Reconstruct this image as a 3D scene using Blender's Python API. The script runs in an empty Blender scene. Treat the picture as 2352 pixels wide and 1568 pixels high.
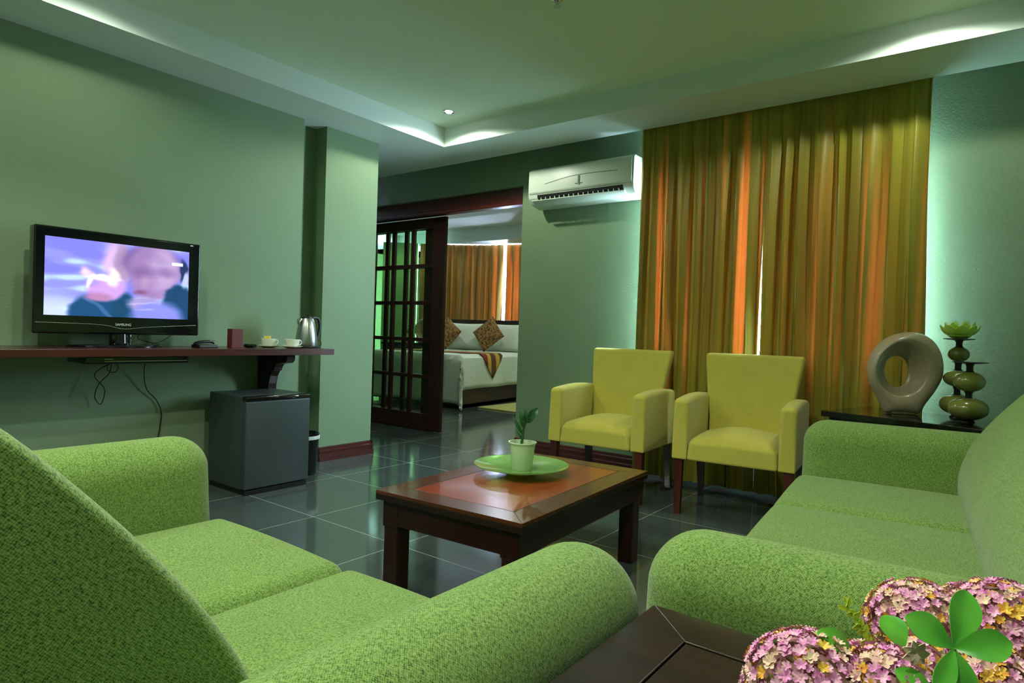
import bpy, bmesh, math, random
from mathutils import Vector, Matrix, noise
random.seed(7)
PI=math.pi; C=bpy.context.scene.collection
R=math.radians
def V(*a): return Vector(a)
# ------------------------------------------------------------------ materials
def lin(c): 
    return tuple(((x/255)/12.92 if x/255<=0.04045 else ((x/255+0.055)/1.055)**2.4) for x in c)+(1,)
def mat(name,col,rough=.6,metal=0,spec=.5,coat=0,noise_=None,bump=None,trans=0,ior=1.45,sheen=0):
    m=bpy.data.materials.new(name); m.use_nodes=True; nt=m.node_tree; N=nt.nodes; L=nt.links
    b=N['Principled BSDF']; c=col if len(col)==4 else lin(col)
    b.inputs['Base Color'].default_value=c; b.inputs['Roughness'].default_value=rough; b.inputs['Metallic'].default_value=metal
    b.inputs['Specular IOR Level'].default_value=spec; b.inputs['Coat Weight'].default_value=coat; b.inputs['Coat Roughness'].default_value=.08
    b.inputs['Transmission Weight'].default_value=trans; b.inputs['IOR'].default_value=ior
    b.inputs['Sheen Weight'].default_value=sheen
    tc=N.new('ShaderNodeTexCoord')
    if noise_:   # (scale, detail, colour2, stretch xyz)
        sc,de,c2,st=noise_
        mp=N.new('ShaderNodeMapping'); mp.inputs['Scale'].default_value=st; L.new(tc.outputs['Object'],mp.inputs['Vector'])
        n=N.new('ShaderNodeTexNoise'); n.inputs['Scale'].default_value=sc; n.inputs['Detail'].default_value=de; L.new(mp.outputs[0],n.inputs['Vector'])
        r=N.new('ShaderNodeValToRGB'); r.color_ramp.elements[0].position=.35; r.color_ramp.elements[1].position=.65
        r.color_ramp.elements[0].color=c; r.color_ramp.elements[1].color=c2 if len(c2)==4 else lin(c2)
        L.new(n.outputs['Fac'],r.inputs['Fac']); L.new(r.outputs[0],b.inputs['Base Color'])
    if bump:     # (scale, strength, distance)
        n2=N.new('ShaderNodeTexNoise'); n2.inputs['Scale'].default_value=bump[0]; n2.inputs['Detail'].default_value=3; L.new(tc.outputs['Object'],n2.inputs['Vector'])
        bp=N.new('ShaderNodeBump'); bp.inputs['Strength'].default_value=bump[1]; bp.inputs['Distance'].default_value=bump[2]
        L.new(n2.outputs['Fac'],bp.inputs['Height']); L.new(bp.outputs[0],b.inputs['Normal'])
    return m
def emit(name,col,s):
    m=bpy.data.materials.new(name); m.use_nodes=True; N=m.node_tree.nodes; b=N['Principled BSDF']
    b.inputs['Base Color'].default_value=(0.02,0.02,0.02,1); b.inputs['Emission Color'].default_value=col; b.inputs['Emission Strength'].default_value=s
    return m
WEAVES=set()
def weave(name,c1,c2,c3,period,bumpd=.0006,big=(5,.10)):
    """woven upholstery: crossing threads (period in metres, on metric UVs) with random tint"""
    m=bpy.data.materials.new(name); m.use_nodes=True; nt=m.node_tree; N=nt.nodes; L=nt.links; WEAVES.add(name)
    b=N['Principled BSDF']; b.inputs['Roughness'].default_value=.9; b.inputs['Specular IOR Level'].default_value=.15; b.inputs['Sheen Weight'].default_value=.2
    tc=N.new('ShaderNodeTexCoord'); sep=N.new('ShaderNodeSeparateXYZ')
    wob=N.new('ShaderNodeTexNoise'); wob.inputs['Scale'].default_value=160; L.new(tc.outputs['Object'],wob.inputs['Vector'])
    add=N.new('ShaderNodeVectorMath'); add.operation='MULTIPLY_ADD'; L.new(wob.outputs['Color'],add.inputs[0]); add.inputs[1].default_value=(period*1.5,)*3; L.new(tc.outputs['UV'],add.inputs[2]); L.new(add.outputs[0],sep.inputs[0])
    sn=[]
    for i in range(2):
        mu=N.new('ShaderNodeMath'); mu.operation='MULTIPLY'; mu.inputs[1].default_value=2*PI/period; L.new(sep.outputs[i],mu.inputs[0])
        q=N.new('ShaderNodeMath'); q.operation='SINE'; L.new(mu.outputs[0],q.inputs[0]); sn.append(q)
    pr=N.new('ShaderNodeMath'); pr.operation='MULTIPLY'; L.new(sn[0].outputs[0],pr.inputs[0]); L.new(sn[1].outputs[0],pr.inputs[1])
    mr=N.new('ShaderNodeMapRange'); mr.inputs['From Min'].default_value=-1; mr.inputs['From Max'].default_value=1; mr.inputs['To Max'].default_value=.42; L.new(pr.outputs[0],mr.inputs['Value'])
    fine=N.new('ShaderNodeTexNoise'); fine.inputs['Scale'].default_value=.9/period; fine.inputs['Detail'].default_value=1.5; L.new(tc.outputs['Object'],fine.inputs['Vector'])
    mixf=N.new('ShaderNodeMath'); mixf.operation='MULTIPLY_ADD'; L.new(fine.outputs['Fac'],mixf.inputs[0]); mixf.inputs[1].default_value=.9; L.new(mr.outputs[0],mixf.inputs[2])
    r=N.new('ShaderNodeValToRGB'); e=r.color_ramp.elements; e[0].position=.36; e[0].color=lin(c1); e[1].position=.92; e[1].color=lin(c3)
    k=e.new(.60); k.color=lin(c2); L.new(mixf.outputs[0],r.inputs['Fac'])
    bg=N.new('ShaderNodeTexNoise'); bg.inputs['Scale'].default_value=big[0]; L.new(tc.outputs['Object'],bg.inputs['Vector'])
    hs=N.new('ShaderNodeHueSaturation'); mv=N.new('ShaderNodeMapRange'); mv.inputs['To Min'].default_value=1-big[1]; mv.inputs['To Max'].default_value=1+big[1]
    L.new(bg.outputs['Fac'],mv.inputs['Value']); L.new(mv.outputs[0],hs.inputs['Value']); L.new(r.outputs[0],hs.inputs['Color']); L.new(hs.outputs[0],b.inputs['Base Color'])
    bp=N.new('ShaderNodeBump'); bp.inputs['Strength'].default_value=.5; bp.inputs['Distance'].default_value=bumpd; L.new(mixf.outputs[0],bp.inputs['Height']); L.new(bp.outputs[0],b.inputs['Normal'])
    return m
def box_uv(me):
    uv=me.uv_layers.new(name='weave'); vs=me.vertices
    for p in me.polygons:
        n=p.normal; a=max(range(3),key=lambda i:abs(n[i]))
        for li in p.loop_indices:
            c=vs[me.loops[li].vertex_index].co
            uv.data[li].uv=(c.y,c.z) if a==0 else ((c.x,c.z) if a==1 else (c.x,c.y))
def wood(name,c1,c2,rough=.25,coat=.4,axis=(1,12,12),sc=3):
    return mat(name,c1,rough,coat=coat,noise_=(sc,5,c2,axis),bump=(60,.05,.002))
M={}
M['wall']=mat('sage_wall_paint',(117,139,108),.75,spec=.3,bump=(110,.4,.006),noise_=(1.5,2,(112,135,102),(1,1,1)))
M['green_wall']=mat('green_wall_paint',(112,158,92),.75)
M['ceiling']=mat('ceiling_paint',(208,222,214),.8,spec=.2)
M['tray']=mat('tray_ceiling_paint',(218,236,212),.8,spec=.2)
M['sofa']=weave('green_woven_upholstery',(42,70,28),(98,132,60),(138,162,90),.0036)
M['chair']=weave('yellow_green_upholstery',(150,144,52),(184,176,74),(198,190,92),.0024,.0003,(12,.10))
M['darkwood']=wood('dark_espresso_wood',(26,15,12),(40,22,17),.3)
M['table_red']=wood('reddish_tabletop_wood',(140,62,30),(118,48,24),.2,.35,(8,1,8),4)
M['table_frame']=wood('brown_table_wood',(88,46,26),(70,36,20),.24,.3)
M['table_leg']=wood('dark_table_leg_wood',(34,15,11),(48,20,14),.3,.3,(12,12,1))
M['shelfwood']=wood('dark_red_shelf_wood',(50,19,14),(64,24,18),.3,.3,(12,1,12))
M['doorwood']=wood('mahogany_door_wood',(40,17,15),(56,24,20),.35,.2,(12,12,1))
M['headerwood']=wood('mahogany_header_wood',(84,34,28),(66,26,22),.35,.2)
M['baseb']=wood('mahogany_baseboard_wood',(60,26,24),(76,34,30),.28,.3)
M['legred']=wood('reddish_chair_leg_wood',(78,30,20),(60,22,15),.35,.2,(12,12,1))
M['blackgloss']=mat('glossy_black_plastic',(8,9,12),.12,coat=.5)
M['black']=mat('matt_black_plastic',(12,13,13),.45)
M['fridge']=mat('dark_grey_fridge_metal',(66,76,76),.38,metal=.35,noise_=(3,2,(60,70,69),(1,1,1)))
M['steel']=mat('brushed_steel',(170,176,170),.28,metal=1)
M['chrome']=mat('chrome',(220,220,220),.06,metal=1)
M['whitepl']=mat('white_plastic',(196,206,190),.35)
M['china']=mat('white_china',(215,220,200),.15,coat=.5)
M['soil']=mat('potting_soil',(60,48,30),.95,noise_=(60,3,(96,84,50),(1,1,1)),bump=(90,.8,.01))
M['leaf']=mat('dark_leaf',(18,62,30),.3,coat=.2,noise_=(30,2,(32,84,42),(1,1,1)))
M['fleaf']=mat('bright_green_leaf',(74,160,50),.28,coat=.3,noise_=(25,2,(108,186,64),(1,1,1)))
M['olive']=mat('olive_glazed_ceramic',(112,118,52),.18,coat=.6,noise_=(7,2,(90,96,42),(1,1,1)))
M['ring']=mat('pearly_taupe_ceramic',(150,138,112),.28,coat=.4,noise_=(60,3,(168,156,128),(1,1,6)),bump=(90,.25,.002))
M['lotus']=mat('lime_green_glass_petal',(168,210,72),.3,noise_=(20,1,(190,222,96),(1,1,1)))
M['greenglass']=mat('green_tinted_glass',(150,205,110),.08,trans=.55,ior=1.4,coat=.3)
M['linen']=mat('white_linen',(200,212,196),.85,spec=.2,bump=(14,.3,.02))
M['cush']=mat('brown_patterned_cushion',(76,46,22),.85,noise_=(34,1,(150,118,60),(1,1,1)))
M['rug']=mat('pale_yellow_rug',(176,176,110),.95)
M['cable']=mat('black_cable',(10,12,11),.5)
M['redbox']=mat('dark_red_card',(84,22,18),.5)
M['yellow']=mat('yellow_sachet',(200,180,50),.6)
M['petal_p']=mat('pink_purple_petal',(204,112,180),.6,noise_=(160,2,(238,188,208),(1,1,1)))
M['petal_o']=mat('orange_yellow_petal',(216,150,50),.6,noise_=(160,2,(226,196,80),(1,1,1)))
M['petal_w']=mat('cream_petal',(226,210,170),.6,noise_=(160,2,(220,170,170),(1,1,1)))
M['stem']=mat('green_stem',(60,120,40),.5)
M['fcore']=mat('flower_head_core',(196,120,150),.9,noise_=(120,2,(120,110,60),(1,1,1)))
M['ygreen']=mat('yellow_green_sprig',(160,180,40),.6)
M['pot']=mat('dark_planter',(22,30,26),.35)
M['mint']=mat('pale_mint_ceramic',(176,198,160),.3,coat=.3)
# floor: dark glossy square tiles with pale grout
def floor_mat():
    m=bpy.data.materials.new('dark_polished_tile'); m.use_nodes=True; N=m.node_tree.nodes; L=m.node_tree.links; b=N['Principled BSDF']
    tc=N.new('ShaderNodeTexCoord'); mp=N.new('ShaderNodeMapping'); mp.inputs['Location'].default_value=(2.82+.65*20,-2.03+.65*20,0); L.new(tc.outputs['Object'],mp.inputs['Vector'])
    br=N.new('ShaderNodeTexBrick'); br.offset=0; br.inputs['Scale'].default_value=1; br.inputs['Brick Width'].default_value=.65; br.inputs['Row Height'].default_value=.65
    br.inputs['Mortar Size'].default_value=.0028; br.inputs['Mortar Smooth'].default_value=.3; L.new(mp.outputs[0],br.inputs['Vector'])
    n=N.new('ShaderNodeTexNoise'); n.inputs['Scale'].default_value=2.2; n.inputs['Detail'].default_value=6; L.new(tc.outputs['Object'],n.inputs['Vector'])
    r=N.new('ShaderNodeValToRGB'); r.color_ramp.elements[0].color=lin((52,62,62)); r.color_ramp.elements[1].color=lin((76,87,84)); L.new(n.outputs['Fac'],r.inputs['Fac'])
    L.new(r.outputs[0],br.inputs['Color1']); L.new(r.outputs[0],br.inputs['Color2']); br.inputs['Mortar'].default_value=lin((150,162,150))
    L.new(br.outputs['Color'],b.inputs['Base Color'])
    n2=N.new('ShaderNodeTexNoise'); n2.inputs['Scale'].default_value=30; L.new(tc.outputs['Object'],n2.inputs['Vector'])
    mr=N.new('ShaderNodeMapRange'); mr.inputs['To Min'].default_value=.07; mr.inputs['To Max'].default_value=.13; L.new(n2.outputs['Fac'],mr.inputs['Value']); L.new(mr.outputs[0],b.inputs['Roughness'])
    b.inputs['Specular IOR Level'].default_value=.75; b.inputs['IOR'].default_value=1.75
    return m
M['floor']=floor_mat()
def curtain_mat(name,front,back,tmax=.34):
    m=bpy.data.materials.new(name); m.use_nodes=True; N=m.node_tree.nodes; L=m.node_tree.links
    out=N['Material Output']; N.remove(N['Principled BSDF'])
    tc=N.new('ShaderNodeTexCoord'); mp=N.new('ShaderNodeMapping'); mp.inputs['Scale'].default_value=(1,1,.02); L.new(tc.outputs['Object'],mp.inputs['Vector'])
    n=N.new('ShaderNodeTexNoise'); n.inputs['Scale'].default_value=11; n.inputs['Detail'].default_value=2; L.new(mp.outputs[0],n.inputs['Vector'])
    r=N.new('ShaderNodeValToRGB'); r.color_ramp.elements[0].position=.4; r.color_ramp.elements[1].position=.62; r.color_ramp.elements[0].color=lin(front); r.color_ramp.elements[1].color=lin(tuple(min(255,int(x*1.22)) for x in front)); L.new(n.outputs['Fac'],r.inputs['Fac'])
    d=N.new('ShaderNodeBsdfDiffuse'); L.new(r.outputs[0],d.inputs['Color'])
    t=N.new('ShaderNodeBsdfTranslucent'); t.inputs['Color'].default_value=lin(back)
    n2=N.new('ShaderNodeTexNoise'); n2.inputs['Scale'].default_value=15; n2.inputs['Detail'].default_value=.5; L.new(mp.outputs[0],n2.inputs['Vector'])
    mr=N.new('ShaderNodeMapRange'); mr.inputs['From Min'].default_value=.50; mr.inputs['From Max'].default_value=.64; mr.inputs['To Min'].default_value=.012; mr.inputs['To Max'].default_value=tmax; L.new(n2.outputs['Fac'],mr.inputs['Value'])  # striped translucency put in to imitate backlight glowing between the folds
    mx=N.new('ShaderNodeMixShader'); L.new(mr.outputs[0],mx.inputs[0]); L.new(d.outputs[0],mx.inputs[1]); L.new(t.outputs[0],mx.inputs[2])
    gl=N.new('ShaderNodeBsdfGlossy'); gl.inputs['Roughness'].default_value=.45; gl.inputs['Color'].default_value=(.8,.75,.5,1)
    m2=N.new('ShaderNodeMixShader'); m2.inputs[0].default_value=.05; L.new(mx.outputs[0],m2.inputs[1]); L.new(gl.outputs[0],m2.inputs[2]); L.new(m2.outputs[0],out.inputs['Surface'])
    return m
M['curtain']=curtain_mat('olive_curtain_cloth',(126,120,44),(226,104,48),.16)
M['curtain2']=curtain_mat('dimmed_olive_curtain_cloth',(126,122,44),(226,104,48),.07)  # lower translucency put in to dim the backlight glow on the right half
M['curtain_bed']=curtain_mat('olive_bedroom_curtain_cloth',(112,98,46),(226,112,44),.09)
def pane_mat():
    m=bpy.data.materials.new('clear_pane'); m.use_nodes=True; N=m.node_tree.nodes; L=m.node_tree.links; out=N['Material Output']; N.remove(N['Principled BSDF'])
    t=N.new('ShaderNodeBsdfTransparent'); t.inputs['Color'].default_value=(.86,.93,.86,1); g=N.new('ShaderNodeBsdfGlossy'); g.inputs['Roughness'].default_value=.02
    f=N.new('ShaderNodeFresnel'); f.inputs['IOR'].default_value=1.5; ge=N.new('ShaderNodeNewGeometry'); iv=N.new('ShaderNodeMath'); iv.operation='SUBTRACT'; iv.inputs[0].default_value=1; L.new(ge.outputs['Backfacing'],iv.inputs[1]); fm=N.new('ShaderNodeMath'); fm.operation='MULTIPLY'; L.new(f.outputs[0],fm.inputs[0]); L.new(iv.outputs[0],fm.inputs[1]); mx=N.new('ShaderNodeMixShader'); L.new(fm.outputs[0],mx.inputs[0]); L.new(t.outputs[0],mx.inputs[1]); L.new(g.outputs[0],mx.inputs[2]); L.new(mx.outputs[0],out.inputs['Surface'])
    return m
M['pane']=pane_mat()
# ------------------------------------------------------------------ mesh helpers
def B(): return bmesh.new()
def T(bm,vs,m):
    for v in vs: v.co=m@v.co
def box(bm,lo,hi,bev=0,m=None,seg=2):
    t=bmesh.new(); bmesh.ops.create_cube(t,size=1)
    for v in t.verts: v.co=Vector([(lo[i]+hi[i])/2+v.co[i]*(hi[i]-lo[i]) for i in range(3)])
    if bev: bmesh.ops.bevel(t,geom=t.edges[:],offset=bev,segments=seg,affect='EDGES',profile=.5)
    if m: bmesh.ops.transform(t,matrix=m,verts=t.verts)
    merge(bm,t)
def merge(bm,t):
    me=bpy.data.meshes.new('tmp'); t.to_mesh(me); bm.from_mesh(me); bpy.data.meshes.remove(me); t.free()
def grid(bm,pts,closed_u=False,closed_v=False,caps=False):
    """pts[i][j] -> quads"""
    nu=len(pts); nv=len(pts[0]); vs=[[bm.verts.new(p) for p in row] for row in pts]
    for i in range(nu if closed_u else nu-1):
        for j in range(nv if closed_v else nv-1):
            q=[vs[i][j],vs[(i+1)%nu][j],vs[(i+1)%nu][(j+1)%nv],vs[i][(j+1)%nv]]
            try: bm.faces.new(q)
            except ValueError: pass
    if caps:
        for row,rev in ((vs[0],False),(vs[-1],True)):
            try: bm.faces.new(row if rev else row[::-1])
            except ValueError: pass
    return vs
def lathe(bm,prof,c=(0,0,0),seg=40,m=None):
    t=bmesh.new()
    pts=[[Vector((r*math.cos(2*PI*k/seg),r*math.sin(2*PI*k/seg),z)) for r,z in prof] for k in range(seg)]
    grid(t,pts,closed_u=True); bmesh.ops.remove_doubles(t,verts=t.verts,dist=1e-5)
    mm=Matrix.Translation(c) @ (m or Matrix.Identity(4)); bmesh.ops.transform(t,matrix=mm,verts=t.verts); merge(bm,t)
def tube(bm,pts,r,seg=8,closed=False):
    pts=[Vector(p) for p in pts]; n=len(pts); rings=[]; up=Vector((0,0,1)); prev=None
    for i,p in enumerate(pts):
        a=pts[(i-1)%n] if closed or i>0 else pts[0]; b=pts[(i+1)%n] if closed or i<n-1 else pts[-1]
        d=(b-a).normalized()
        if prev is None: s=d.orthogonal().normalized()
        else: s=(prev-d*prev.dot(d)); s=s.normalized() if s.length>1e-6 else d.orthogonal().normalized()
        prev=s; u=d.cross(s); rr=r[i] if isinstance(r,(list,tuple)) else r
        rings.append([p+(s*math.cos(2*PI*k/seg)+u*math.sin(2*PI*k/seg))*rr for k in range(seg)])
    grid(bm,rings,closed_u=closed,closed_v=True,caps=not closed)
def spline(P,n=8,closed=False):
    P=[Vector(p) for p in P]; out=[]; N=len(P)
    for i in range(N if closed else N-1):
        if closed: a,b,c,d=P[(i-1)%N],P[i],P[(i+1)%N],P[(i+2)%N]
        else: a,b,c,d=P[max(i-1,0)],P[i],P[i+1],P[min(i+2,N-1)]
        for k in range(n):
            t=k/n; out.append(.5*((2*b)+(c-a)*t+(2*a-5*b+4*c-d)*t*t+(3*b-a-3*c+d)*t**3))
    if not closed: out.append(P[-1])
    return out
def prism(bm,outline,axis,a,b,bev=0):
    """outline 2D extruded along axis 'x','y','z' from a to b"""
    def P(u,v,w): return {'x':(w,u,v),'y':(u,w,v),'z':(u,v,w)}[axis]
    t=bmesh.new(); lo=[t.verts.new(P(u,v,a)) for u,v in outline]; hi=[t.verts.new(P(u,v,b)) for u,v in outline]; n=len(outline)
    t.faces.new(lo); t.faces.new(hi[::-1])
    for i in range(n): t.faces.new([lo[i],hi[i],hi[(i+1)%n],lo[(i+1)%n]])
    bmesh.ops.recalc_face_normals(t,faces=t.faces)
    if bev: bmesh.ops.bevel(t,geom=t.edges[:],offset=bev,segments=2,affect='EDGES',profile=.5)
    merge(bm,t)
def rbox(bm,lo,hi,rt,rb=None,n=14,fn=None,m=None):
    """pillowy box, edge radius rt at the top half blending to rb at the bottom"""
    rb=rt if rb is None else rb; h=[(hi[i]-lo[i])/2 for i in range(3)]; c=[(hi[i]+lo[i])/2 for i in range(3)]
    t=bmesh.new()
    def par(hh):
        k=6; a=[]; r=max(rt,rb)/hh; r=min(r,.98)
        for i in range(k): a.append(-1+r*(1-math.cos(PI/2*i/k)) if False else -1+r*i/k)
        mid=max(2,n-2*k)
        for i in range(mid+1): a.append(-1+r+(2-2*r)*i/mid)
        for i in range(1,k+1): a.append(1-r+r*i/k)
        return a
    px,py,pz=par(h[0]),par(h[1]),par(h[2])
    def mp(u,v,w):
        s=(w+1)/2; s=s*s*(3-2*s); r=rb+(rt-rb)*s; r=min(r,min(h)*.999)
        q=[u*h[0],v*h[1],w*h[2]]; inn=[max(-(h[i]-r),min(h[i]-r,q[i])) for i in range(3)]; d=Vector([q[i]-inn[i] for i in range(3)])
        if d.length>1e-9:
            mx=max(abs(x) for x in d); l=d.length; d=d*(mx/l) if mx<r*.999 else d*(r/l)
        p=Vector([c[i]+inn[i]+d[i] for i in range(3)])
        if fn: p=fn(p,u,v,w)
        return p
    for A,Bp,f in ((px,py,lambda u,v:(u,v,1)),(px,py,lambda u,v:(u,v,-1)),(px,pz,lambda u,v:(u,1,v)),(px,pz,lambda u,v:(u,-1,v)),(py,pz,lambda u,v:(1,u,v)),(py,pz,lambda u,v:(-1,u,v))):
        grid(t,[[mp(*f(u,v)) for v in Bp] for u in A])
    bmesh.ops.remove_doubles(t,verts=t.verts,dist=1e-4); bmesh.ops.recalc_face_normals(t,faces=t.faces)
    if m: bmesh.ops.transform(t,matrix=m,verts=t.verts)
    merge(bm,t)
# ------------------------------------------------------------------ objects
def obj(name,bm,m,parent=None,smooth=False,label=None,recalc=True):
    if recalc: bmesh.ops.recalc_face_normals(bm,faces=bm.faces)
    me=bpy.data.meshes.new(name); bm.to_mesh(me); bm.free()
    if smooth:
        for p in me.polygons: p.use_smooth=True
        try: me.set_sharp_from_angle(angle=R(40))
        except Exception: pass
    me.materials.append(M[m] if isinstance(m,str) else m)
    if me.materials[0].name in WEAVES: box_uv(me)
    o=bpy.data.objects.new(name,me); C.objects.link(o)
    if parent: o.parent=parent
    if label: o['label']=label
    return o
def tag(o,label,cat,group=None,kind=None):
    o['label']=label; o['category']=cat
    if group: o['group']=group
    if kind: o['kind']=kind
    return o
def thing(name,label,cat,loc=(0,0,0),rz=0,group=None):
    o=bpy.data.objects.new(name,None); C.objects.link(o); o.location=loc; o.rotation_euler=(0,0,rz); o.empty_display_size=.1
    return tag(o,label,cat,group)
def struct(name,bm,m,parent=None,smooth=False,label=None):
    o=obj(name,bm,m,parent,smooth)
    if not parent:
        o['kind']='structure'; o['category']=name.split('_')[0]
        if label: o['label']=label
    return o
def dup(r0,loc=None,rz=None,label=None,group=None):
    r=r0.copy(); C.objects.link(r)
    if loc is not None: r.location=loc
    if rz is not None: r.rotation_euler=(0,0,rz)
    if label: r['label']=label
    if group: r['group']=group
    for ch in list(r0.children):
        c=ch.copy(); C.objects.link(c); c.parent=r
        for g in list(ch.children):
            d=g.copy(); C.objects.link(d); d.parent=c
    return r

# ================================================================== SETTING
XW=-3.953; YF=4.35; ZS=2.462; ZT=2.61; XR=.56; YB=-1.0
b=B(); box(b,(-10.2,YB-.2,-.12),(XR+.2,9.9,0)); struct('floor',b,'floor',label='dark polished square floor tiles with thin pale grout')
# ceiling: dropped band round a raised tray, pocket along the window wall
b=B(); TX0,TX1,TY0,TY1=-3.565,.048,-.62,3.698
box(b,(-6.6,YB-.2,ZS),(TX0,4.13,ZS+.3)); box(b,(TX1,YB-.2,ZS),(XR+.2,4.13,ZS+.3)); box(b,(TX0,YB-.2,ZS),(TX1,TY0,ZS+.3)); box(b,(TX0,TY1,ZS),(TX1,4.13,ZS+.3))
box(b,(-6.6,4.13,ZS+.14),(XR+.2,YF+.2,ZS+.3))
ceil=struct('ceiling',b,'ceiling',label='pale green dropped ceiling border around the raised tray')
b=B(); box(b,(TX0-.02,TY0-.02,ZT),(TX1+.02,TY1+.02,ZT+.15)); struct('ceiling_tray',b,'tray',ceil)
# left (television) wall with a narrow recess before its end pier
b=B(); box(b,(-4.5,YB-.2,0),(XW,2.68,ZS)); box(b,(-4.5,2.68,0),(XW-.13,2.87,ZS)); box(b,(-6.6,2.87,0),(XW,3.36,ZS)); 
wl=struct('wall_left',b,'wall',label='sage green wall behind the television, ending in a pier')
# window wall: door opening left, window behind the curtains
WX0,WX1,WZ0,WZ1=-2.095,-.352,.88,2.17
b=B(); box(b,(-3.25,YF,0),(WX0,YF+.2,ZS+.16)); box(b,(WX1,YF,0),(XR+.2,YF+.2,ZS+.16)); box(b,(WX0,YF,0),(WX1,YF+.2,WZ0)); box(b,(WX0,YF,WZ1),(WX1,YF+.2,ZS+.16)); box(b,(-6.6,YF,2.25),(-3.25,YF+.2,ZS+.16)); box(b,(-6.6,YF,0),(-5.6,YF+.2,2.25))
struct('wall_back',b,'wall',label='sage green wall with the bedroom opening, air conditioner and curtains')
b=B(); box(b,(XR,YB-.2,0),(XR+.2,YF,ZS+.16)); struct('wall_right',b,'wall',label='green wall behind the right sofa')
b=B(); box(b,(-4.5,YB-.2,0),(XR,YB,ZS+.16)); struct('wall_front',b,'wall',label='wall behind the viewer')
b=B(); box(b,(-6.8,2.87,0),(-6.6,YF+.2,ZS)); struct('wall_passage',b,'wall',label='end wall of the short passage')
# window
b=B()
for lo,hi in (((WX0,YF+.06,WZ0),(WX0+.05,YF+.12,WZ1)),((WX1-.05,YF+.06,WZ0),(WX1,YF+.12,WZ1)),((WX0,YF+.06,WZ0),(WX1,YF+.12,WZ0+.05)),((WX0,YF+.06,WZ1-.05),(WX1,YF+.12,WZ1)),((-1.22,YF+.06,WZ0),(-1.18,YF+.12,WZ1))): box(b,lo,hi)
w=struct('window_1',b,'whitepl',label='window hidden behind the olive curtains')
b=B(); box(b,(WX0+.04,YF+.085,WZ0+.04),(WX1-.04,YF+.09,WZ1-.04)); struct('pane',b,'pane',w)
# baseboards: stepped moulding
def baseboard(name,p0,p1,nrm,parent=None):
    b=B(); p0=Vector(p0); p1=Vector(p1); d=(p1-p0); L_=d.length; d.normalize(); n=Vector(nrm)
    prof=[(0,0),(.022,0),(.022,.035),(.016,.04),(.016,.062),(.02,.066),(.02,.078),(.012,.084),(.012,.1),(0,.105)]
    rows=[[p0+d*t+n*u+Vector((0,0,z)) for u,z in prof] for t in (0,L_)]
    grid(b,rows,closed_v=True,caps=True); return struct(name,b,'baseb',label=parent)
baseboard('baseboard_left',(XW,2.87,0),(XW,3.36,0),(1,0,0),'dark red wooden skirting along the foot of the pier')
baseboard('baseboard_end',(XW+.02,3.36,0),(-4.3,3.36,0),(0,1,0),'dark red wooden skirting round the end of the pier')
baseboard('baseboard_back',(-3.25,YF,0),(XR,YF,0),(0,-1,0),'dark red wooden skirting under the air conditioner and curtains')
baseboard('baseboard_right',(XR,YF-.02,0),(XR,YB,0),(-1,0,0),'dark red wooden skirting behind the right sofa')
# header and sliding door
b=B(); box(b,(-5.6,4.39,2.10),(-3.25,4.46,2.275),.004); box(b,(-5.6,4.375,2.10),(-3.25,4.40,2.125),.003); struct('trim_1',b,'headerwood',label='mahogany header beam across the bedroom opening')
def sliding_door(name,x0,x1,y,label):
    z0,z1=.006,2.10; t=.018; st=.165
    b=B(); box(b,(x1-st,y-t,z0),(x1,y+t,z1),.003); box(b,(x0,y-t,z0),(x0+st,y+t,z1),.003)
    box(b,(x0+st,y-t,z0),(x1-st,y+t,z0+.16),.003); box(b,(x0+st,y-t,z1-.10),(x1-st,y+t,z1),.003)
    zz0,zz1=z0+.16,z1-.10; xx0,xx1=x0+st,x1-st; nc=max(1,round((xx1-xx0)/.285)); 
    for i in range(1,nc): 
        xc=xx0+(xx1-xx0)*i/nc; box(b,(xc-.024,y-t*.8,zz0),(xc+.024,y+t*.8,zz1),.003)
    for k in range(1,5):
        zc=zz0+(zz1-zz0)*k/5; box(b,(xx0,y-t*.7,zc-.018),(xx1,y+t*.7,zc+.018),.003)
    o=struct(name,b,'doorwood',label=label)
    b=B(); box(b,(xx0-.005,y-.002,zz0-.005),(xx1+.005,y+.002,zz1+.005)); struct('glass_panes',b,'pane',o)
    return o
sliding_door('door_1',-5.45,-4.268,4.50,'sliding mahogany door with small glass panes')
sliding_door('door_2',-5.62,-4.43,4.56,'second sliding mahogany glazed door just behind the first')
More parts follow.
